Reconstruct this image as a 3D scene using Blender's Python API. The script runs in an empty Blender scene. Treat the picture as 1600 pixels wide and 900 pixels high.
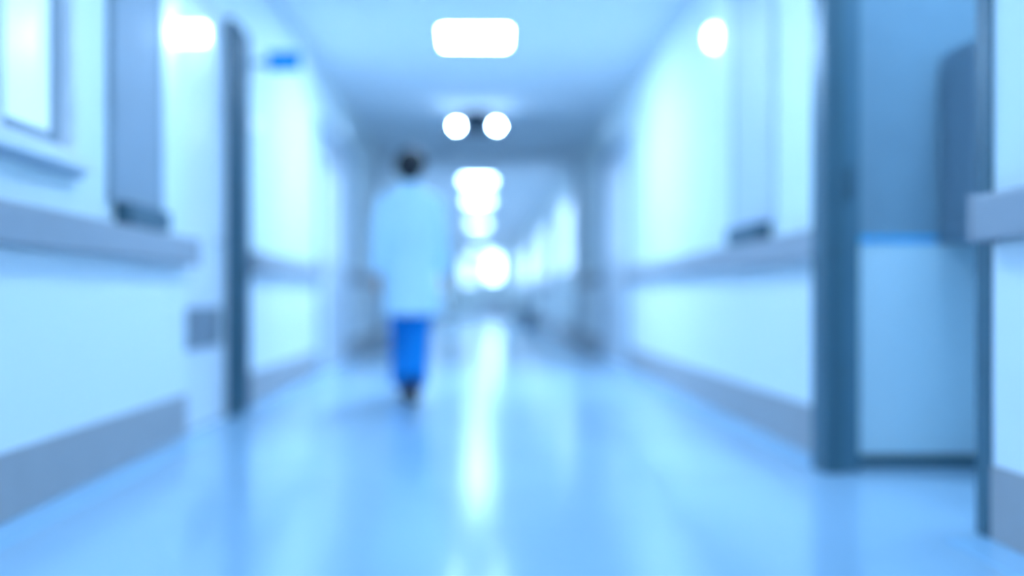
import bpy, bmesh, math, random
from mathutils import Vector, Matrix
random.seed(4)
scene = bpy.context.scene
COL = scene.collection

# ------------------------------------------------------------------ camera, world, exposure
CAM_H = 0.72
cd = bpy.data.cameras.new('camera')
cam = bpy.data.objects.new('camera', cd)
COL.objects.link(cam)
cam.location = (0, 0, CAM_H)
cam.rotation_euler = (math.pi / 2, 0, 0)
cd.sensor_width = 36
cd.lens = 35
cd.shift_x = 50 / 1600
cd.shift_y = 15 / 1600
cd.clip_start = 0.05
cd.clip_end = 300
cd.dof.use_dof = True
cd.dof.focus_distance = 1.8
cd.dof.aperture_fstop = 0.66
scene.camera = cam

scene.view_settings.view_transform = 'Standard'
scene.view_settings.look = 'None'
scene.view_settings.gamma = 1
scene.view_settings.use_curve_mapping = False
scene.view_settings.exposure = 1.62

TINT = (0.455, 0.735, 1.12)
world = bpy.data.worlds.new('world')
scene.world = world
world.use_nodes = True
bg = world.node_tree.nodes['Background']
bg.inputs['Color'].default_value = (*TINT, 1)
bg.inputs['Strength'].default_value = 1.0

LAMP = 15.0        # ceiling panel radiance
W = 1.53           # half width of the corridor
CZ = 2.92          # ceiling height
Y0, Y1 = -4.0, 46.0

# ------------------------------------------------------------------ materials
def mat(name, color, rough=0.6, spec=0.5, metal=0.0, emit=None, estr=0.0, noise=0.03, nscale=6.0,
        bump=0.0, coat=0.0, trans=0.0):
    m = bpy.data.materials.new(name)
    m.use_nodes = True
    nt = m.node_tree
    p = nt.nodes['Principled BSDF']
    p.inputs['Roughness'].default_value = rough
    p.inputs['Metallic'].default_value = metal
    p.inputs['Specular IOR Level'].default_value = spec
    p.inputs['Coat Weight'].default_value = coat
    p.inputs['Transmission Weight'].default_value = trans
    if emit:
        p.inputs['Emission Color'].default_value = (*emit, 1)
        p.inputs['Emission Strength'].default_value = estr
    p.inputs['Base Color'].default_value = (*color, 1)
    if noise:
        tc = nt.nodes.new('ShaderNodeTexCoord')
        n = nt.nodes.new('ShaderNodeTexNoise')
        n.inputs['Scale'].default_value = nscale
        n.inputs['Detail'].default_value = 3
        r = nt.nodes.new('ShaderNodeValToRGB')
        r.color_ramp.elements[0].position = 0.3
        r.color_ramp.elements[1].position = 0.7
        r.color_ramp.elements[0].color = (*[max(0, c * (1 - noise)) for c in color], 1)
        r.color_ramp.elements[1].color = (*[min(1, c * (1 + noise)) for c in color], 1)
        nt.links.new(tc.outputs['Object'], n.inputs['Vector'])
        nt.links.new(n.outputs['Fac'], r.inputs['Fac'])
        nt.links.new(r.outputs['Color'], p.inputs['Base Color'])
        if bump:
            b = nt.nodes.new('ShaderNodeBump')
            b.inputs['Strength'].default_value = bump
            b.inputs['Distance'].default_value = 0.004
            nt.links.new(n.outputs['Fac'], b.inputs['Height'])
            nt.links.new(b.outputs['Normal'], p.inputs['Normal'])
    return m

M = dict(
    wall=mat('wall_paint', (0.82, 0.89, 0.89), 0.55, 0.4, noise=0.015),
    low=mat('wall_lower_sheet', (0.92, 0.95, 0.96), 0.35, 0.5, noise=0.01),
    ceil=mat('ceiling_paint', (0.84, 0.86, 0.88), 0.8, 0.2, noise=0.02),
    floor=mat('floor_vinyl', (0.38, 0.57, 0.72), 0.15, 0.32, noise=0.04, nscale=1.2),
    border=mat('floor_border_vinyl', (0.38, 0.64, 0.85), 0.2, 0.5, noise=0.02),
    skirt=mat('skirting_vinyl', (0.42, 0.40, 0.40), 0.45, 0.4, noise=0.03),
    rail=mat('rail_vinyl', (0.36, 0.37, 0.40), 0.4, 0.4, noise=0.03),
    bracket=mat('dark_bracket', (0.06, 0.13, 0.17), 0.5, 0.4),
    pil=mat('grey_cladding', (0.29, 0.35, 0.40), 0.6, 0.3),
    pil_light=mat('pale_cladding', (0.62, 0.68, 0.76), 0.5, 0.3),
    frame=mat('dark_frame_paint', (0.055, 0.13, 0.17), 0.4, 0.4),
    casing=mat('dark_casing_paint', (0.035, 0.095, 0.13), 0.5, 0.2),
    frame_rebate=mat('blue_grey_rebate_paint', (0.085, 0.19, 0.25), 0.4, 0.4),
    frame_mid=mat('grey_frame_paint', (0.44, 0.52, 0.60), 0.45, 0.4),
    door=mat('white_door_laminate', (0.82, 0.84, 0.88), 0.3, 0.5, noise=0.01),
    band=mat('grey_door_band', (0.22, 0.25, 0.28), 0.4, 0.4),
    metal=mat('brushed_steel', (0.5, 0.52, 0.55), 0.3, 0.5, 1.0),
    glow=mat('fill_lamp_diffuser', (0.9, 0.9, 0.9), 0.5, emit=TINT, estr=LAMP, noise=0),
    glow_far=mat('far_lamp_diffuser', (0.9, 0.9, 0.9), 0.5, emit=TINT, estr=LAMP * 0.85, noise=0),
    glow_mid=mat('middle_lamp_diffuser', (0.9, 0.9, 0.9), 0.5, emit=TINT, estr=LAMP * 2.5, noise=0),
    glow_dim=mat('alcove_fill_diffuser', (0.9, 0.9, 0.9), 0.5, emit=TINT, estr=12, noise=0),
    spot=mat('spot_lens', (0.9, 0.9, 0.9), 0.5, emit=TINT, estr=90, noise=0),
    refl_glow=mat('reflection_glow', (0.9, 0.9, 0.9), 0.5, emit=TINT, estr=6, noise=0),  # emission imitates ceiling lights reflected on the walls
    dim=mat('call_lamp_lens', (0.9, 0.9, 0.9), 0.4, emit=TINT, estr=0.35, noise=0),
    daypane=mat('daylit_pane', (0.8, 0.85, 0.9), 0.2, emit=TINT, estr=4, noise=0),
    daypane_dim=mat('frosted_daylit_pane', (0.8, 0.85, 0.9), 0.2, emit=TINT, estr=0.9, noise=0),
    doorpane=mat('frosted_door_pane', (0.88, 0.92, 0.95), 0.4, emit=TINT, estr=0.12, noise=0),
    side_fill=mat('side_fill_pane', (0.85, 0.9, 0.95), 0.3, emit=TINT, estr=0.5, noise=0),  # emission added to brighten the corridor past the portal
    nearpane=mat('near_window_pane', (0.8, 0.85, 0.9), 0.2, emit=TINT, estr=0.22, noise=0),
    blind=mat('white_window_blind', (0.86, 0.88, 0.90), 0.5, 0.3),
    black=mat('black_plastic', (0.01, 0.03, 0.05), 0.4, 0.3),
    white_pl=mat('white_plastic', (0.8, 0.82, 0.84), 0.4, 0.4),
    sign=mat('blue_sign_face', (0.0, 0.36, 0.80), 0.35, 0.4),
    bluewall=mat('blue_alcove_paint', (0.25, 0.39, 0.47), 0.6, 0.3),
    cab=mat('grey_blue_cabinet', (0.26, 0.35, 0.42), 0.4, 0.4),
    cyan=mat('cyan_edge_strip', (0.10, 0.55, 0.95), 0.4, 0.4),
    panel=mat('white_infill_panel', (0.70, 0.92, 0.99), 0.35, 0.4, noise=0.01),
    coat=mat('coat_cotton', (0.62, 0.84, 0.98), 0.85, 0.2, noise=0.03, bump=0.2, nscale=20),
    trousers=mat('blue_scrub_cotton', (0.0, 0.22, 0.62), 0.8, 0.2, noise=0.06, bump=0.2, nscale=20),
    skin=mat('skin', (0.62, 0.38, 0.27), 0.5, 0.4, noise=0.03, nscale=20),
    hair=mat('dark_hair', (0.012, 0.014, 0.018), 0.5, 0.3, noise=0.3, nscale=60, bump=0.5),
    shoe=mat('dark_shoe', (0.02, 0.03, 0.045), 0.5, 0.4),
    sole=mat('brown_sole', (0.10, 0.065, 0.045), 0.7, 0.3),
    bin=mat('dark_blue_bin_plastic', (0.05, 0.12, 0.18), 0.4, 0.4),
    counter=mat('grey_counter', (0.60, 0.60, 0.62), 0.5, 0.4),
)

def glass_mat():
    m = bpy.data.materials.new('clear_glass')
    m.use_nodes = True
    p = m.node_tree.nodes['Principled BSDF']
    p.inputs['Base Color'].default_value = (0.85, 0.95, 1.0, 1)
    p.inputs['Roughness'].default_value = 0.02
    p.inputs['Transmission Weight'].default_value = 1.0
    p.inputs['IOR'].default_value = 1.1
    return m
M['glass'] = glass_mat()

# ------------------------------------------------------------------ helpers
def box(bm, x0, x1, y0, y1, z0, z1, bevel=0.0):
    x0, x1 = sorted((x0, x1)); y0, y1 = sorted((y0, y1)); z0, z1 = sorted((z0, z1))
    v = [bm.verts.new((x, y, z)) for z in (z0, z1) for (x, y) in ((x0, y0), (x1, y0), (x1, y1), (x0, y1))]
    fs = []
    for a in ((3, 2, 1, 0), (4, 5, 6, 7), (0, 1, 5, 4), (1, 2, 6, 5), (2, 3, 7, 6), (3, 0, 4, 7)):
        fs.append(bm.faces.new([v[i] for i in a]))
    if bevel:
        es = list({e for f in fs for e in f.edges})
        bmesh.ops.bevel(bm, geom=es, offset=bevel, segments=2, affect='EDGES', profile=0.7)
    return bm

def boxes(*bs, bevel=0.0):
    bm = bmesh.new()
    for b in bs:
        t = bmesh.new()
        box(t, *b, bevel=bevel)
        me = bpy.data.meshes.new('t'); t.to_mesh(me); t.free()
        bm.from_mesh(me); bpy.data.meshes.remove(me)
    return bm

def lathe(bm, pts, origin, axis='Z', seg=24):
    """pts: (radius, height) pairs; axis gives the lathe direction."""
    o = Vector(origin)
    rings = []
    for r, h in pts:
        ring = []
        for i in range(seg):
            a = 2 * math.pi * i / seg
            c, s = math.cos(a) * r, math.sin(a) * r
            if axis == 'Z': p = Vector((c, s, h))
            elif axis == 'X': p = Vector((h, c, s))
            elif axis == '-X': p = Vector((-h, s, c))
            elif axis == '-Y': p = Vector((c, -h, s))
            else: p = Vector((c, h, s))
            ring.append(bm.verts.new(o + p))
        rings.append(ring)
    for a, b in zip(rings, rings[1:]):
        for i in range(seg):
            j = (i + 1) % seg
            bm.faces.new((a[i], a[j], b[j], b[i]))
    bm.faces.new(list(reversed(rings[0]))); bm.faces.new(rings[-1])
    bmesh.ops.recalc_face_normals(bm, faces=bm.faces)
    return bm

def tube(bm, pts, radii, seg=14, flat=None):
    """loft circles (or ellipses, flat=(sx, sy)) along pts"""
    rings = []
    P = [Vector(p) for p in pts]
    for i, p in enumerate(P):
        d = (P[min(i + 1, len(P) - 1)] - P[max(i - 1, 0)]).normalized()
        up = Vector((0, 1, 0)) if abs(d.y) < 0.9 else Vector((0, 0, 1))
        a = d.cross(up).normalized(); b = d.cross(a).normalized()
        r = radii[i]
        ra, rb = (r if isinstance(r, tuple) else (r, r))
        rings.append([bm.verts.new(p + a * math.cos(t) * ra + b * math.sin(t) * rb)
                      for t in (2 * math.pi * k / seg for k in range(seg))])
    for u, v in zip(rings, rings[1:]):
        for k in range(seg):
            j = (k + 1) % seg
            bm.faces.new((u[k], u[j], v[j], v[k]))
    bm.faces.new(list(reversed(rings[0]))); bm.faces.new(rings[-1])
    bmesh.ops.recalc_face_normals(bm, faces=bm.faces)
    return bm

def obj(name, bm, m, parent=None, smooth=False):
    me = bpy.data.meshes.new(name)
    bm.to_mesh(me); bm.free()
    me.materials.append(m)
    if smooth:
        for p in me.polygons: p.use_smooth = True
    o = bpy.data.objects.new(name, me)
    COL.objects.link(o)
    if parent is not None:
        o.parent = parent
        top = parent
        off = Vector((0, 0, 0))
        while top is not None:
            off += top.location; top = top.parent
        o.data.transform(Matrix.Translation(-off))
    return o

def thing(name, label, cat, loc, group=None):
    o = bpy.data.objects.new(name, None)
    COL.objects.link(o)
    o.location = loc
    o['label'] = label; o['category'] = cat
    if group: o['group'] = group
    return o

def tag(o, label, cat, group=None):
    o['label'] = label; o['category'] = cat
    if group: o['group'] = group
    return o

def struct(name, bm, m, label=None):
    o = obj(name, bm, m)
    o['kind'] = 'structure'
    if label: o['label'] = label
    return o

def struct_root(name, loc, label=None):
    o = bpy.data.objects.new(name, None); COL.objects.link(o)
    o.location = loc; o['kind'] = 'structure'
    if label: o['label'] = label
    return o

# ------------------------------------------------------------------ room shell
T = 0.18
# side doors: (side, y0, y1) openings; side -1 left, +1 right
L_DOORS = [(5.17, 5.95), (9.32, 11.3), (17.2, 18.4), (24.0, 25.2), (33.0, 34.2)]
R_DOORS = [(10.15, 12.2), (19.5, 20.7), (26.5, 27.7), (35.0, 36.2)]
ALC = (3.05, 4.36)     # alcove opening on the right
DH = 2.42

def wall_boxes(side, opens, win=None):
    x0, x1 = side * W, side * (W + T)
    bs = []
    y = Y0
    for (a, b, top) in opens:
        bs.append((x0, x1, y, a, 0, CZ))
        if top < CZ: bs.append((x0, x1, a, b, top, CZ))
        y = b
    bs.append((x0, x1, y, Y1, 0, CZ))
    return bs

WIN = (2.0, 3.77, 1.22, 2.5)
lb = []
opens = [(a, b, DH) for a, b in L_DOORS]
bsl = wall_boxes(-1, opens)
# cut the window out of the first box
first = bsl[0]
x0, x1 = first[0], first[1]
bsl = [(x0, x1, Y0, WIN[0], 0, CZ), (x0, x1, WIN[0], WIN[1], 0, WIN[2]), (x0, x1, WIN[0], WIN[1], WIN[3], CZ),
       (x0, x1, WIN[1], first[3], 0, CZ)] + bsl[1:]
struct('wall_left', boxes(*bsl), M['wall'])
struct('wall_right', boxes(*wall_boxes(1, [(ALC[0], ALC[1], 2.6)] + [(a, b, DH) for a, b in R_DOORS])), M['wall'])
struct('wall_end', boxes((-W - T, W + T, Y1, Y1 + T, 0, CZ)), M['wall'])
struct('floor', boxes((-W - T, 3.0, Y0, Y1 + T, -0.1, 0)), M['floor'])
struct('ceiling', boxes((-W - T, 3.0, Y0, Y1 + T, CZ, CZ + 0.1)), M['ceil'])
# alcove shell (side room opening on the right)
AX = 2.42
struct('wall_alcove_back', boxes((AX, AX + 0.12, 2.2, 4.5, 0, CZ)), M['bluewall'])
struct('wall_alcove_near', boxes((W + T, AX, 2.2, 2.32, 0, CZ)), M['wall'])
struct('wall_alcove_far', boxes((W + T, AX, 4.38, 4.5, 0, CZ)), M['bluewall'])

# floor borders (paler coved vinyl strips)
struct('trim_1', boxes((-W + 0.001, -W + 0.15, Y0, L_DOORS[0][0], 0, 0.004), (-W + 0.001, -W + 0.15, 6.46, 15.1, 0, 0.004)), M['border'],
       'pale blue vinyl strip along the left edge of the floor')
struct('trim_2', boxes((W - 0.15, W - 0.001, 4.24, 15.1, 0, 0.004), (W - 0.15, W - 0.001, Y0, 2.96, 0, 0.004)), M['border'],
       'pale blue vinyl strip along the right edge of the floor')

def skirting(name, side, segs, label):
    bm = boxes(*[(side * W, side * (W - 0.018), a, b, 0.004, 0.222) for a, b in segs], bevel=0.004)
    struct(name, bm, M['skirt'], label)
skirting('baseboard_left', -1, [(Y0, 5.14), (6.48, 9.2), (11.42, 15.1), (15.5, 17.1), (18.5, 23.9), (25.3, 32.9), (34.3, Y1)],
         'tall grey skirting along the left wall')
skirting('baseboard_right', 1, [(Y0, 2.95), (4.26, 10.04), (12.32, 15.1), (15.5, 19.4), (20.8, 26.4), (27.8, 34.9), (36.3, Y1)],
         'tall grey skirting along the right wall')

def sheet(name, side, segs, label):
    struct(name, boxes(*[(side * W, side * (W - 0.01), a, b, 0.223, 0.882) for a, b in segs], bevel=0.003), M['low'], label)
sheet('trim_6', -1, [(Y0, 5.14), (6.42, 9.2), (11.42, 15.08)], 'glossy white protective sheet below the left handrail')
sheet('trim_7', 1, [(Y0, 2.95), (4.3, 10.04), (12.32, 15.08)], 'glossy white protective sheet below the right handrail')

# ------------------------------------------------------------------ fire portal: posts and beam
pt = struct_root('trim_3', (0, 15.2, 0), 'grey portal with side posts and ceiling beam across the corridor')
obj('post', boxes((-W, -W + 0.07, 15.1, 15.3, 0, CZ - 0.16), bevel=0.006), M['frame_mid'], pt)
obj('post', boxes((W - 0.07, W, 15.1, 15.3, 0, CZ - 0.16), bevel=0.006), M['frame_mid'], pt)
obj('beam', boxes((-W, W, 15.1, 15.45, CZ - 0.16, CZ)), M['ceil'], pt)

# ------------------------------------------------------------------ window in the left wall
wr = struct_root('window_1', (-W, WIN[0], WIN[2]), 'white framed window over the handrail in the near left wall')
xo = -W - 0.10
fr = boxes((xo, -W + 0.012, WIN[0], WIN[0] + 0.05, WIN[2], WIN[3]), (xo, -W + 0.012, WIN[1] - 0.05, WIN[1], WIN[2], WIN[3]),
           (xo, -W + 0.012, WIN[0] + 0.05, WIN[1] - 0.05, WIN[2], WIN[2] + 0.05), (xo, -W + 0.012, WIN[0] + 0.05, WIN[1] - 0.05, WIN[3] - 0.05, WIN[3]), bevel=0.004)
obj('window_frame', fr, M['white_pl'], wr)
for a, b in ((2.06, 3.10), (3.22, 3.70)):
    sash = boxes((xo + 0.03, xo + 0.07, a, a + 0.05, WIN[2] + 0.055, WIN[3] - 0.055), (xo + 0.03, xo + 0.07, b - 0.05, b, WIN[2] + 0.055, WIN[3] - 0.055),
                 (xo + 0.03, xo + 0.07, a + 0.05, b - 0.05, WIN[2] + 0.055, WIN[2] + 0.10), (xo + 0.03, xo + 0.07, a + 0.05, b - 0.05, WIN[3] - 0.10, WIN[3] - 0.055), bevel=0.003)
    s = obj('sash', sash, M['pil'], wr)
    obj('pane', boxes((xo + 0.045, xo + 0.053, a + 0.05, b - 0.05, WIN[2] + 0.10, WIN[3] - 0.10)), M['nearpane'], s)
obj('mullion', boxes((xo + 0.02, -W - 0.01, 3.105, 3.215, WIN[2] + 0.05, WIN[3] - 0.05), bevel=0.004), M['white_pl'], wr)
obj('window_sill', boxes((-W, -W + 0.07, WIN[0] - 0.02, WIN[1] + 0.02, WIN[2] - 0.03, WIN[2] + 0.012), bevel=0.006), M['white_pl'], wr)
obj('sill_shade_strip', boxes((-W, -W + 0.03, WIN[0], WIN[1], WIN[2] - 0.05, WIN[2] - 0.03)), M['frame_mid'], wr)  # grey strip standing in for the shade under the sill

# ------------------------------------------------------------------ doors
ndoor = [0]
def door(side, y0, y1, label, fw=0.08, proud=0.04, fm=None, leaves=1, pane=True, recess=0.012, band=False, top=DH):
    ndoor[0] += 1
    fm = fm or M['frame_mid']
    r = struct_root('door_%d' % ndoor[0], (side * W, (y0 + y1) / 2, 0), label)
    s = side
    xin, xout = s * (W - proud), s * (W + 0.10)
    obj('frame', boxes((xin, xout, y0 - 0.02, y0 + fw - 0.02, 0, top), (xin, xout, y1 - fw + 0.02, y1 + 0.02, 0, top),
                       (xin, xout, y0 + fw - 0.02, y1 - fw + 0.02, top - fw, top), bevel=0.004), fm, r)
    a, b = y0 + fw - 0.015, y1 - fw + 0.015
    n = leaves; wd = (b - a) / n
    for k in range(n):
        la, lb_ = a + k * wd + 0.003, a + (k + 1) * wd - 0.003
        lh = top - fw - 0.005
        xa, xb = s * (W + recess), s * (W + recess + 0.045)
        if pane:
            p0, p1 = la + 0.14, lb_ - 0.14
            leaf = boxes((xa, xb, la, p0, 0.008, lh), (xa, xb, p1, lb_, 0.008, lh), (xa, xb, p0, p1, 0.008, 1.15), (xa, xb, p0, p1, 2.0, lh))
        else:
            leaf = boxes((xa, xb, la, lb_, 0.008, lh), bevel=0.003)
        lo = obj('leaf', leaf, M['door'], r)
        if pane:
            obj('pane', boxes((s * (W + recess + 0.018), s * (W + recess + 0.026), p0, p1, 1.15, 2.0)), M['doorpane'], lo)
        if band:
            obj('kick_band', boxes((s * (W + recess - 0.008), xa, la, lb_, 0.44, 0.665), bevel=0.002), M['band'], lo)
        hy = lb_ - 0.08 if k == 0 else la + 0.08
        hb = bmesh.new()
        x1 = s * (W + recess); x2 = s * (W + recess - 0.035)
        dy = -0.11 if k == 0 else 0.11
        tube(hb, [(x1, hy, 1.04), (x2, hy, 1.04), (x2, hy + dy * 0.3, 1.04), (x2, hy + dy, 1.04)], [0.011, 0.011, 0.011, 0.009], 10)
        obj('handle', hb, M['metal'], lo, True)
    return r

d1 = door(-1, 5.17, 5.95, 'white side door with grey band just before the dark post on the left', fw=0.03, proud=-0.005, fm=M['white_pl'],
          pane=False, recess=0.02, band=True)
# dark tall side leaf beside it
d2 = struct_root('trim_4', (-W, 5.95, 0), 'tall dark blue grey door casing on the left wall')
obj('casing', boxes((-W + 0.001, -W + 0.055, 5.98, 6.36, 0, 2.40), bevel=0.008), M['casing'], d2)
obj('edge_strip', boxes((-W + 0.055, -W + 0.068, 6.27, 6.33, 0.02, 2.36), bevel=0.003), M['casing'], d2)
door(-1, *L_DOORS[1], 'pale double door with glazed leaves in the left wall beyond the blue sign', leaves=2)
door(1, *R_DOORS[0], 'pale double door with glazed leaves in the right wall', leaves=2)
for k, (a, b) in enumerate(L_DOORS[2:]):
    door(-1, a, b, ['first', 'second', 'last'][k] + ' pale single door in the left wall past the portal')
for k, (a, b) in enumerate(R_DOORS[1:]):
    door(1, a, b, ['first', 'second', 'last'][k] + ' pale single door in the right wall past the portal')

# ------------------------------------------------------------------ alcove opening frame (right)
af = struct_root('trim_5', (W, 4.1, 0), 'dark blue grey frame of the open doorway on the right')
obj('far_post', boxes((1.405, 1.485, 4.06, 4.22, 0, 2.6), bevel=0.006), M['frame'], af)
obj('rebate', boxes((1.487, 1.56, 4.09, 4.26, 0, 2.6), bevel=0.004), M['frame_rebate'], af)
obj('strike_plate', boxes((1.50, 1.53, 4.082, 4.09, 1.12, 1.26), bevel=0.002), M['bracket'], af)
obj('near_post', boxes((W - 0.012, W + 0.03, 2.965, 3.05, 0, 2.6), bevel=0.004), M['frame'], af)
obj('lintel', boxes((W - 0.012, W + 0.03, 3.05, 4.06, 2.5, 2.6), bevel=0.004), M['frame'], af)
# glazed partition standing across the alcove
pa = thing('glazed_partition', 'partition with white lower panel and blue glazed upper half in the right alcove', 'partition', (1.95, 4.3, 0))
obj('bottom_rail', boxes((1.575, AX - 0.005, 4.27, 4.33, 0, 0.045), bevel=0.004), M['frame'], pa)
obj('stile', boxes((1.535, 1.575, 4.27, 4.33, 0.0, 2.6), bevel=0.004), M['frame'], pa)
obj('lower_panel', boxes((1.575, AX - 0.005, 4.285, 4.315, 0.045, 0.955), bevel=0.003), M['panel'], pa)
obj('edge_strip', boxes((1.575, 1.965, 4.275, 4.325, 0.955, 0.985), bevel=0.004), M['cyan'], pa)
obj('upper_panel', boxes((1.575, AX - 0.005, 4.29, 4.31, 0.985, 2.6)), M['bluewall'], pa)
# wall cabinet
cb = thing('wall_cabinet', 'grey blue wall cabinet hanging in the right alcove above the white panel', 'cabinet', (2.2, 4.0, 0.955))
obj('carcass', boxes((1.995, AX, 3.62, 4.265, 0.955, 1.76), bevel=0.004), M['cab'], cb)
for a, b in ((3.625, 3.94), (3.945, 4.26)):
    dd = obj('door', boxes((1.975, 1.994, a, b, 0.96, 1.755), bevel=0.003), M['cab'], cb)
    obj('handle', boxes((1.962, 1.975, (a + b) / 2 - 0.05, (a + b) / 2 + 0.05, 1.0, 1.012), bevel=0.003), M['metal'], dd)

# ------------------------------------------------------------------ handrails
def rail(side, y0, y1, label, group='handrails on the corridor walls'):
    s = side
    r = thing('handrail', label, 'handrail', (s * W, (y0 + y1) / 2, 0.89), group)
    xs = s * (W - 0.085)
    bm = boxes((s * (W - 0.055), xs, y0, y1, 0.885, 1.02), bevel=0.014)
    obj('rail', bm, M['rail'], r, False)
    n = max(2, int((y1 - y0) / 1.6))
    for k in range(n):
        y = y0 + 0.25 + (y1 - y0 - 0.5) * k / (n - 1)
        obj('bracket', boxes((s * W, s * (W - 0.056), y - 0.03, y + 0.03, 0.91, 1.0), bevel=0.004), M['bracket'], r)
    for y in (y0, y1):
        e = 0.02 if y == y1 else -0.02
        obj('end_cap', boxes((s * (W - 0.001), s * (W - 0.087), y, y + e, 0.883, 1.022), bevel=0.005), M['rail'], r)
rail(-1, -1.5, 5.12, 'grey handrail below the window on the near left wall', None)
rail(-1, 6.55, 9.2, 'grey handrail on the left wall between dark casing and double door', None)
rail(-1, 11.5, 15.05, 'grey handrail on the left wall between double door and portal', None)
rail(1, 4.35, 10.05, 'long grey handrail on the right wall between doorway and double door', None)
rail(1, 0.2, 2.93, 'grey handrail end at the right edge, nearer than the open doorway', None)
rail(1, 12.35, 15.05, 'grey handrail on the right wall between double door and portal', None)
rail(-1, 18.6, 23.8, 'grey handrail on the left wall far beyond the portal', None)
rail(1, 20.9, 26.3, 'grey handrail on the right wall far beyond the portal', None)

# ------------------------------------------------------------------ vertical cladding panels with dark feet
def cladding(side, y0, y1, m, label):
    s = side
    r = thing('wall_cladding_panel', label, 'wall panel', (s * W, (y0 + y1) / 2, 1.12))
    obj('panel', boxes((s * (W - 0.001), s * (W - 0.03), y0, y1, 1.12, CZ - 0.002), bevel=0.004), m, r)
    obj('foot', boxes((s * (W - 0.001), s * (W - 0.075), y0 + 0.08, y1 - 0.03, 1.028, 1.12), bevel=0.008), M['bracket'], r)
    obj('edge_strip', boxes((s * (W - 0.03), s * (W - 0.04), y1 - 0.05, y1 - 0.02, 1.125, CZ - 0.01), bevel=0.003), M['frame_mid'], r)
cladding(-1, 4.08, 4.72, M['pil'], 'grey vertical wall panel with dark foot above the left handrail')
cladding(1, 5.14, 5.93, M['pil_light'], 'pale blue vertical wall panel with dark foot above the right handrail')

# ------------------------------------------------------------------ ceiling lights
LX = -0.04
def panel_light(y, label, strong=False):
    r = thing('ceiling_light', label, 'ceiling light', (LX, y, CZ), 'square ceiling lights along the corridor')
    hw, hd = 0.27, 0.29
    z0, z1 = CZ - 0.03, CZ
    obj('frame', boxes((LX - hw - 0.03, LX - hw, y - hd - 0.03, y + hd + 0.03, z0, z1), (LX + hw, LX + hw + 0.03, y - hd - 0.03, y + hd + 0.03, z0, z1),
                       (LX - hw, LX + hw, y - hd - 0.03, y - hd, z0, z1), (LX - hw, LX + hw, y + hd, y + hd + 0.03, z0, z1), bevel=0.003), M['white_pl'], r)
    obj('diffuser', boxes((LX - hw, LX + hw, y - hd, y + hd, z0 + 0.005, z1 - 0.005)), M['glow_far' if y > 15 else 'glow_mid' if y > 8 else 'glow'], r)
for y, lab in ((-3.4, 'added square fill light panel, unseen behind the viewpoint'), (0.6, 'added square fill light panel, unseen overhead'), (4.5, 'added square fill light panel, unseen just above the picture'),  # these unseen panels are added as fill for the near corridor
          (8.33, 'largest and nearest bright square ceiling light at the top of the picture'),
          (18.5, 'square ceiling light, first beyond the ceiling beam'), (22.4, 'square ceiling light, second beyond the ceiling beam'),
          (29.3, 'square ceiling light, third beyond the ceiling beam'), (42.5, 'added square fill light, farthest along the corridor')):  # farthest panel added to light the far end
    panel_light(y, lab)

al = thing('alcove_fill_light', 'added fill light panel, unseen inside the right alcove, above the cabinet', 'ceiling light', (2.05, 3.2, CZ))  # unseen panel added to brighten the dark alcove
obj('frame', boxes((1.78, 2.32, 2.9, 3.44, CZ - 0.03, CZ)), M['white_pl'], al)
obj('diffuser', boxes((1.82, 2.28, 2.94, 3.40, CZ - 0.04, CZ - 0.03)), M['glow_dim'], al)

# twin spot emergency light
ty = 11.7
tw = thing('twin_spot_light', 'black ceiling unit between two round glowing spot lamps', 'emergency light', (LX, ty, CZ))
obj('housing', boxes((LX - 0.17, LX + 0.17, ty - 0.04, ty + 0.12, 2.68, 2.905), bevel=0.012), M['black'], tw)
obj('stem', boxes((LX - 0.03, LX + 0.03, ty - 0.03, ty + 0.03, 2.90, CZ), bevel=0.004), M['black'], tw)
for sx in (-1, 1):
    b = bmesh.new()
    tube(b, [(LX + sx * 0.17, ty, 2.73), (LX + sx * 0.20, ty, 2.73)], [0.015, 0.015], 10)
    obj('arm', b, M['black'], tw, True)
    b = bmesh.new(); lathe(b, [(0.02, -0.06), (0.042, -0.01), (0.045, 0.03), (0.04, 0.034)], (LX + sx * 0.235, ty, 2.73), '-Y')
    h = obj('spot_head', b, M['white_pl'], tw, True)
    b = bmesh.new(); lathe(b, [(0.028, 0.0), (0.024, 0.008), (0.012, 0.011)], (LX + sx * 0.235, ty - 0.034, 2.73), '-Y')
    obj('lens', b, M['spot'], h, True)

# glowing block added in place of a ceiling light reflection, left
bl = thing('oblong_reflection', 'bright oblong block glowing as a ceiling light reflection high on the left wall just before the dark casing', 'lamp reflection', (-W, 5.0, 2.0))
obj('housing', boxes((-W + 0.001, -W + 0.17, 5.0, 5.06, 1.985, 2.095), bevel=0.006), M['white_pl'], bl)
obj('lens', boxes((-W + 0.01, -W + 0.16, 4.95, 5.0, 1.995, 2.085), bevel=0.012), M['refl_glow'], bl)
# glowing dome added in place of a ceiling light reflection, right
wl = thing('round_reflection', 'bright round dome glowing as a ceiling light reflection high on the right wall beside the pale cladding panel', 'lamp reflection', (W, 6.32, 2.37))
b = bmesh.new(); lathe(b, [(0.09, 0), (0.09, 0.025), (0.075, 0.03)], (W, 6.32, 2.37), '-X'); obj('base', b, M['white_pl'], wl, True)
b = bmesh.new(); lathe(b, [(0.075, 0.03), (0.07, 0.06), (0.045, 0.085), (0.01, 0.095)], (W, 6.32, 2.37), '-X'); obj('lens', b, M['refl_glow'], wl, True)

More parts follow.
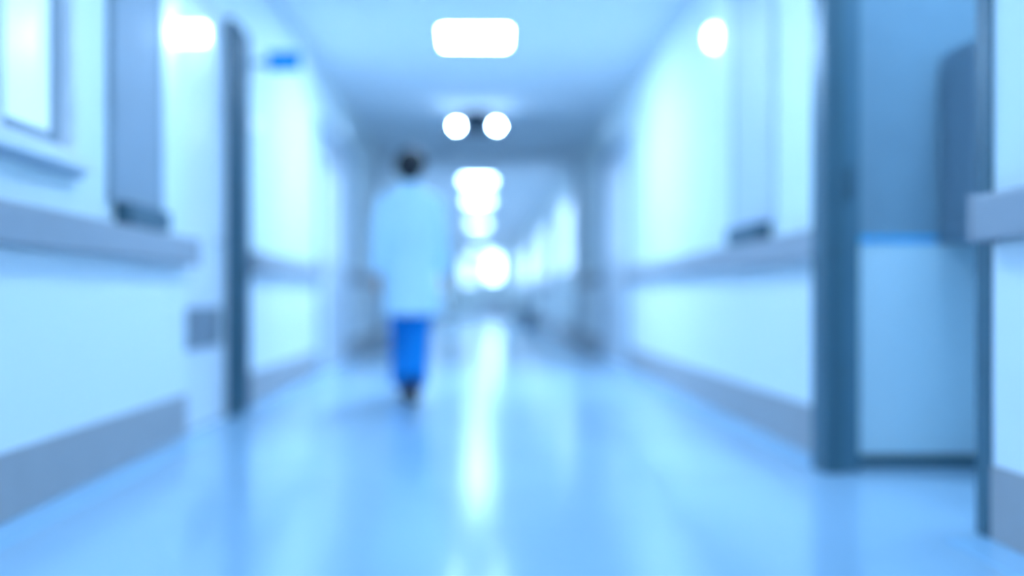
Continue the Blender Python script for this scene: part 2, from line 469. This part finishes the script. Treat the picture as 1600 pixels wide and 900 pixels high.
def call_lamp(side, y, z, label):
    ax = '-X' if side > 0 else 'X'
    r = thing('call_lamp', label, 'signal lamp', (side * W, y, z), 'small round signal lamps above the doors')
    b = bmesh.new(); lathe(b, [(0.05, 0), (0.05, 0.02), (0.042, 0.022)], (side * W, y, z), ax); obj('base', b, M['white_pl'], r, True)
    b = bmesh.new(); lathe(b, [(0.042, 0.022), (0.038, 0.045), (0.02, 0.065), (0.004, 0.07)], (side * W, y, z), ax); obj('lens', b, M['dim'], r, True)
call_lamp(-1, 6.62, 1.87, 'small faint round lamp on the left wall right beside the dark casing')
call_lamp(-1, 10.8, 2.53, 'small faint round lamp above the left double door')
call_lamp(1, 11.5, 2.68, 'small faint round lamp above the right double door')
call_lamp(1, 16.9, 2.41, 'small faint round lamp on the right wall just past the portal')

# projecting blue sign
sg = thing('projecting_sign', 'small bright blue sign sticking out from the left wall', 'sign', (-W, 6.75, 2.3))
obj('board', boxes((-1.44, -1.215, 6.735, 6.765, 2.255, 2.39), bevel=0.01), M['sign'], sg)
obj('arm', boxes((-W, -1.44, 6.74, 6.76, 2.29, 2.33), bevel=0.003), M['frame_mid'], sg)

# ------------------------------------------------------------------ far end
we = struct_root('window_2', (0.6, Y1, 1.6), 'bright window in the end wall of the corridor')
ye = Y1
obj('window_frame', boxes((0.28, 0.36, ye - 0.04, ye, 1.5, 2.7), (0.86, 0.94, ye - 0.04, ye, 1.5, 2.7), (0.36, 0.86, ye - 0.04, ye, 1.5, 1.58), (0.36, 0.86, ye - 0.04, ye, 2.62, 2.7)), M['white_pl'], we)
obj('pane', boxes((0.36, 0.86, ye - 0.03, ye - 0.01, 1.58, 2.62)), M['daypane'], we)
wf = struct_root('window_3', (-0.5, Y1, 1.6), 'dimmer frosted window left of the bright one in the end wall')
obj('window_frame', boxes((-0.88, -0.8, ye - 0.04, ye, 1.3, 2.6), (-0.2, -0.12, ye - 0.04, ye, 1.3, 2.6), (-0.8, -0.2, ye - 0.04, ye, 1.3, 1.38), (-0.8, -0.2, ye - 0.04, ye, 2.52, 2.6)), M['white_pl'], wf)
obj('pane', boxes((-0.8, -0.2, ye - 0.03, ye - 0.01, 1.38, 2.52)), M['daypane_dim'], wf)
ct = thing('reception_counter', 'low grey counter standing at the far end of the corridor', 'counter', (0.6, 43, 0))
obj('body', boxes((0.0, 1.2, 42.9, 43.4, 0.08, 0.7), bevel=0.01), M['counter'], ct)
obj('plinth', boxes((0.03, 1.17, 42.95, 43.35, 0, 0.08)), M['frame_mid'], ct)
obj('counter_top', boxes((-0.04, 1.24, 42.84, 43.44, 0.7, 0.74), bevel=0.008), M['skirt'], ct)

# glowing window panes added beyond the portal to brighten the far corridor
k = 4
for side, y0, y1 in ((-1, 19.6, 22.4), (1, 16.2, 18.6), (1, 22.2, 25.4), (-1, 26.6, 31.0), (1, 29.0, 33.6), (-1, 35.6, 41.0), (1, 37.4, 41.6)):
    w_ = struct_root('window_%d' % k, (side * W, y0, 1.12), 'added glowing pane lighting the far corridor from the %s wall, %s past the portal' % ('left' if side < 0 else 'right', 'nearest' if y0 < 20 else 'farthest' if y0 > 35 else 'midway' if y0 > 26 else 'second')); k += 1
    xa, xb = side * W, side * (W - 0.03)
    obj('window_frame', boxes((xa, xb, y0, y0 + 0.06, 1.12, 2.4), (xa, xb, y1 - 0.06, y1, 1.12, 2.4), (xa, xb, y0 + 0.06, y1 - 0.06, 1.12, 1.18), (xa, xb, y0 + 0.06, y1 - 0.06, 2.34, 2.4)), M['white_pl'], w_)
    obj('pane', boxes((xa, side * (W - 0.012), y0 + 0.06, y1 - 0.06, 1.18, 2.34)), M['side_fill'], w_)

# waste bin
wb = thing('waste_bin', 'dark blue pedal bin on the floor by the far right wall', 'bin', (1.06, 22.5, 0))
b = bmesh.new(); lathe(b, [(0.15, 0.0), (0.16, 0.03), (0.18, 0.40), (0.185, 0.41)], (1.06, 22.5, 0)); obj('body', b, M['bin'], wb, True)
b = bmesh.new(); lathe(b, [(0.19, 0.41), (0.19, 0.44), (0.13, 0.48), (0.02, 0.495)], (1.06, 22.5, 0)); obj('lid', b, M['bin'], wb, True)
obj('pedal', boxes((1.02, 1.10, 22.28, 22.36, 0.01, 0.03), bevel=0.004), M['metal'], wb)

# ------------------------------------------------------------------ the person
PX, PY = -0.486, 6.95
person = thing('person', 'person in long pale coat and blue trousers walking away down the corridor', 'person', (PX, PY, 0))
def P(x, y, z): return Vector((PX + x, PY + y, z))

# key joints (walking away from camera, +y is forward)
hipL, hipR = (-0.09, 0.0, 0.92), (0.09, 0.0, 0.92)
kneeL, kneeR = (-0.075, 0.17, 0.50), (0.06, -0.02, 0.49)
ankL, ankR = (-0.06, 0.30, 0.10), (0.035, -0.32, 0.155)
shL, shR = (-0.172, 0.0, 1.41), (0.172, 0.0, 1.41)
elL, elR = (-0.212, -0.07, 1.13), (0.215, 0.02, 1.13)
wrL, wrR = (-0.225, -0.05, 0.88), (0.228, 0.14, 0.89)

# body: skinned skeleton, one continuous surface
V, E, R_ = [], [], []
def add(p, r, parent=None):
    V.append(tuple(P(*p))); R_.append(r)
    if parent is not None: E.append((parent, len(V) - 1))
    return len(V) - 1
def lerp(a, b, t): return tuple(a[i] + (b[i] - a[i]) * t for i in range(3))
root = add((0, 0, 0.96), (0.135, 0.10))
w1 = add((0, 0.0, 1.10), (0.125, 0.09), root)
c1 = add((0, 0.0, 1.27), (0.14, 0.10), w1)
c2 = add((0, 0.0, 1.38), (0.105, 0.078), c1)
nk = add((0, 0.01, 1.48), (0.055, 0.055), c2)
hd0 = add((0, 0.025, 1.55), (0.062, 0.068), nk)
hd1 = add((0, 0.03, 1.62), (0.074, 0.09), hd0)
hd2 = add((0, 0.028, 1.68), (0.066, 0.08), hd1)
def finger_set(wr, d, side):
    d = Vector(d).normalized()
    acr = Vector((0, 1, 0))
    p0 = Vector(wr)
    palm = add(tuple(p0 + d * 0.045), (0.022, 0.036))
    return palm, p0, d, acr
for hip, kn, an, fwd in ((hipL, kneeL, ankL, 0.0), (hipR, kneeR, ankR, 1.0)):
    a = add(hip, (0.088, 0.09), root)
    b_ = add(lerp(hip, kn, 0.5), (0.075, 0.078), a)
    c_ = add(kn, (0.054, 0.056), b_)
    d_ = add(lerp(kn, an, 0.35), (0.052, 0.056), c_)
    e_ = add(an, (0.034, 0.036), d_)
    if fwd:   # rear foot, heel lifted
        f_ = add((an[0], an[1] + 0.11, 0.075), (0.036, 0.03), e_)
        add((an[0], an[1] + 0.17, 0.045), (0.03, 0.02), f_)
    else:
        f_ = add((an[0], an[1] + 0.09, 0.055), (0.036, 0.028), e_)
        add((an[0], an[1] + 0.16, 0.04), (0.03, 0.02), f_)
for s, sh, el, wr in ((-1, shL, elL, wrL), (1, shR, elR, wrR)):
    a = add((sh[0] * 0.85, sh[1], sh[2] - 0.025), (0.042, 0.045), c2)
    b_ = add(lerp(sh, el, 0.3), (0.048, 0.048), a)
    c_ = add(el, (0.038, 0.038), b_)
    d_ = add(lerp(el, wr, 0.3), (0.037, 0.037), c_)
    e_ = add(wr, (0.024, 0.027), d_)
    dv = (Vector(wr) - Vector(el)).normalized(); dv = (dv + Vector((0, 0.05, -0.3))).normalized()
    acr = (Vector((0, 1, 0)) - dv * dv.y).normalized()
    inw = Vector((-s, 0, 0))
    pm = Vector(wr) + dv * 0.05
    palm = add(tuple(pm), (0.016, 0.034), e_)
    for k, (off, ln) in enumerate(((0.031, 0.070), (0.010, 0.080), (-0.011, 0.074), (-0.031, 0.058))):
        base = Vector(wr) + dv * 0.088 + acr * off
        q0 = add(tuple(base), (0.0095, 0.0095), palm)
        q1 = add(tuple(base + dv * ln * 0.45 + inw * 0.006), (0.0088, 0.0088), q0)
        q2 = add(tuple(base + dv * ln * 0.75 + inw * 0.018), (0.008, 0.008), q1)
        add(tuple(base + dv * ln * 0.95 + inw * 0.032), (0.007, 0.007), q2)
    tb = Vector(wr) + dv * 0.03 + acr * 0.026 + inw * 0.008
    t0 = add(tuple(tb), (0.012, 0.012), palm)
    t1 = add(tuple(tb + dv * 0.028 + acr * 0.018 + inw * 0.012), (0.0105, 0.0105), t0)
    add(tuple(tb + dv * 0.055 + acr * 0.022 + inw * 0.02), (0.008, 0.008), t1)
me = bpy.data.meshes.new('body')
me.from_pydata([Vector(v) - Vector((PX, PY, 0)) for v in V], E, [])
body = bpy.data.objects.new('body', me); COL.objects.link(body); body.parent = person
me.materials.append(M['skin'])
sk = body.modifiers.new('skin', 'SKIN'); sk.use_smooth_shade = True
for i, r in enumerate(R_): me.skin_vertices[0].data[i].radius = r
me.skin_vertices[0].data[0].use_root = True
ss = body.modifiers.new('sub', 'SUBSURF'); ss.levels = 1; ss.render_levels = 1

def sphere(bm, c, r, seg=16, rings=10, clip=None):
    m_ = Matrix.Translation(P(*c)) @ Matrix.Diagonal((r[0], r[1], r[2], 1))
    res = bmesh.ops.create_uvsphere(bm, u_segments=seg, v_segments=rings, radius=1, matrix=m_)
    return res['verts']
def remesh(o, v=0.012, it=4):
    r = o.modifiers.new('remesh', 'REMESH'); r.mode = 'VOXEL'; r.voxel_size = v; r.use_smooth_shade = True
    s_ = o.modifiers.new('smooth', 'SMOOTH'); s_.iterations = it; s_.factor = 0.5

# face and ears, nose, brow
b = bmesh.new()
sphere(b, (0, 0.03, 1.63), (0.076, 0.095, 0.112))
sphere(b, (0, 0.07, 1.575), (0.045, 0.05, 0.04))
sphere(b, (0, 0.124, 1.615), (0.013, 0.02, 0.026))
sphere(b, (0, 0.112, 1.575), (0.026, 0.014, 0.008))
for s in (-1, 1):
    sphere(b, (s * 0.078, 0.025, 1.62), (0.01, 0.02, 0.032))
    sphere(b, (s * 0.03, 0.112, 1.655), (0.02, 0.012, 0.006))
face = obj('head', b, M['skin'], person, True); remesh(face, 0.006, 3)
for s in (-1, 1):
    b = bmesh.new(); sphere(b, (s * 0.031, 0.108, 1.638), (0.012, 0.012, 0.010)); obj('eye', b, M['white_pl'], face, True)
# hair: short dark cap with volume at the back
b = bmesh.new()
sphere(b, (0, 0.012, 1.66), (0.106, 0.112, 0.106), 24, 16)
sphere(b, (0, -0.035, 1.60), (0.080, 0.058, 0.085), 20, 12)
sphere(b, (0, 0.065, 1.725), (0.06, 0.05, 0.03), 20, 12)
for k in range(26):
    a = random.uniform(0, 6.28); z = random.uniform(1.58, 1.75)
    rr = 0.098 * math.sqrt(max(0.05, 1 - ((z - 1.655) / 0.11) ** 2))
    yy = rr * math.sin(a)
    if yy > 0.05 and z < 1.70: continue
    sphere(b, (rr * math.cos(a), 0.01 + yy * 1.05, z), (0.02, 0.02, 0.018), 8, 6)
hair = obj('hair', b, M['hair'], person, True); remesh(hair, 0.007, 2)

# coat
b = bmesh.new()
def ring_loft(bm, rows, seg=36, fold=0.0):
    rings = []
    for (cx, cy, z, rx, ry, fo) in rows:
        rings.append([bm.verts.new(P(cx + math.cos(t) * (rx + fo * math.sin(7 * t + z * 3)), cy + math.sin(t) * (ry + fo * math.sin(7 * t + z * 3)), z))
                      for t in (2 * math.pi * k / seg for k in range(seg))])
    for u, v in zip(rings, rings[1:]):
        for k in range(seg):
            j = (k + 1) % seg
            bm.faces.new((u[k], u[j], v[j], v[k]))
    bm.faces.new(list(reversed(rings[0]))); bm.faces.new(rings[-1])
    bmesh.ops.recalc_face_normals(bm, faces=bm.faces)
ring_loft(b, [(0.01, -0.02, 0.60, 0.205, 0.175, 0.012), (0.01, -0.01, 0.72, 0.198, 0.165, 0.010), (0.0, 0, 0.86, 0.192, 0.155, 0.007),
              (0, 0, 1.0, 0.185, 0.145, 0.004), (0, 0, 1.12, 0.178, 0.132, 0.003), (0, 0, 1.27, 0.196, 0.136, 0.002),
              (0, 0, 1.37, 0.198, 0.122, 0), (0, 0, 1.43, 0.165, 0.102, 0), (0, 0.005, 1.47, 0.105, 0.080, 0), (0, 0.01, 1.50, 0.070, 0.066, 0)])
for s, sh, el, wr in ((-1, shL, elL, wrL), (1, shR, elR, wrR)):
    tube(b, [P(s * 0.09, 0, 1.42), P(sh[0], sh[1], sh[2] - 0.02), P(*lerp(sh, el, 0.4)), P(*el), P(*lerp(el, wr, 0.5)), P(*lerp(el, wr, 0.97))],
         [0.055, 0.063, 0.064, 0.057, 0.054, 0.050], 20)
coat = obj('coat', b, M['coat'], person, True); remesh(coat, 0.011, 4)
b = bmesh.new()
tube(b, [P(0, -0.004, 1.475), P(0, 0.006, 1.522)], [(0.078, 0.076), (0.068, 0.066)], 24)
obj('collar', b, M['coat'], coat, True)
bm_ = boxes((PX - 0.08, PX + 0.08, PY - 0.152, PY - 0.140, 1.06, 1.10), bevel=0.004)
obj('back_belt', bm_, M['coat'], coat)

# trousers
b = bmesh.new()
ring_loft(b, [(0, 0, 0.80, 0.14, 0.11, 0), (0, 0, 0.95, 0.155, 0.115, 0), (0, 0, 1.05, 0.14, 0.10, 0)])
for hip, kn, an in ((hipL, kneeL, ankL), (hipR, kneeR, ankR)):
    tube(b, [P(*hip), P(*lerp(hip, kn, 0.5)), P(*kn), P(*lerp(kn, an, 0.45)), P(*lerp(kn, an, 1.0))],
         [0.088, 0.090, 0.080, 0.090, 0.104], 20)
tr = obj('trousers', b, M['trousers'], person, True); remesh(tr, 0.010, 4)

# shoes
def shoe(an, tilt, x):
    b = bmesh.new()
    secs = [(-0.075, 0.036, 0.045, 0.06), (-0.04, 0.04, 0.055, 0.07), (0.03, 0.042, 0.045, 0.06), (0.10, 0.046, 0.032, 0.045), (0.17, 0.040, 0.026, 0.035), (0.205, 0.018, 0.014, 0.02)]
    rings = []
    for (y, hw, hh, zc) in secs:
        rings.append([Vector((math.cos(t) * hw, y, max(0.012, zc * 0.75 + math.sin(t) * hh))) for t in (2 * math.pi * k / 16 for k in range(16))])
    mt = Matrix.Translation(P(*x)) @ Matrix.Rotation(tilt, 4, 'X')
    rv = [[b.verts.new(mt @ p) for p in r] for r in rings]
    for u, v in zip(rv, rv[1:]):
        for k in range(16):
            j = (k + 1) % 16
            b.faces.new((u[k], u[j], v[j], v[k]))
    b.faces.new(rv[0]); b.faces.new(list(reversed(rv[-1])))
    bmesh.ops.recalc_face_normals(b, faces=b.faces)
    s_ = obj('shoe', b, M['shoe'], person, True)
    b = bmesh.new()
    box(b, -0.043, 0.043, -0.08, 0.19, 0.0, 0.016, bevel=0.006)
    b.transform(mt)
    obj('sole', b, M['sole'], s_)
shoe(ankL, 0.0, (ankL[0], ankL[1], 0.0))
# rear foot: toes on the ground, heel up
th = -math.radians(24)
shoe(ankR, th, (ankR[0], ankR[1] + 0.0, 0.079))
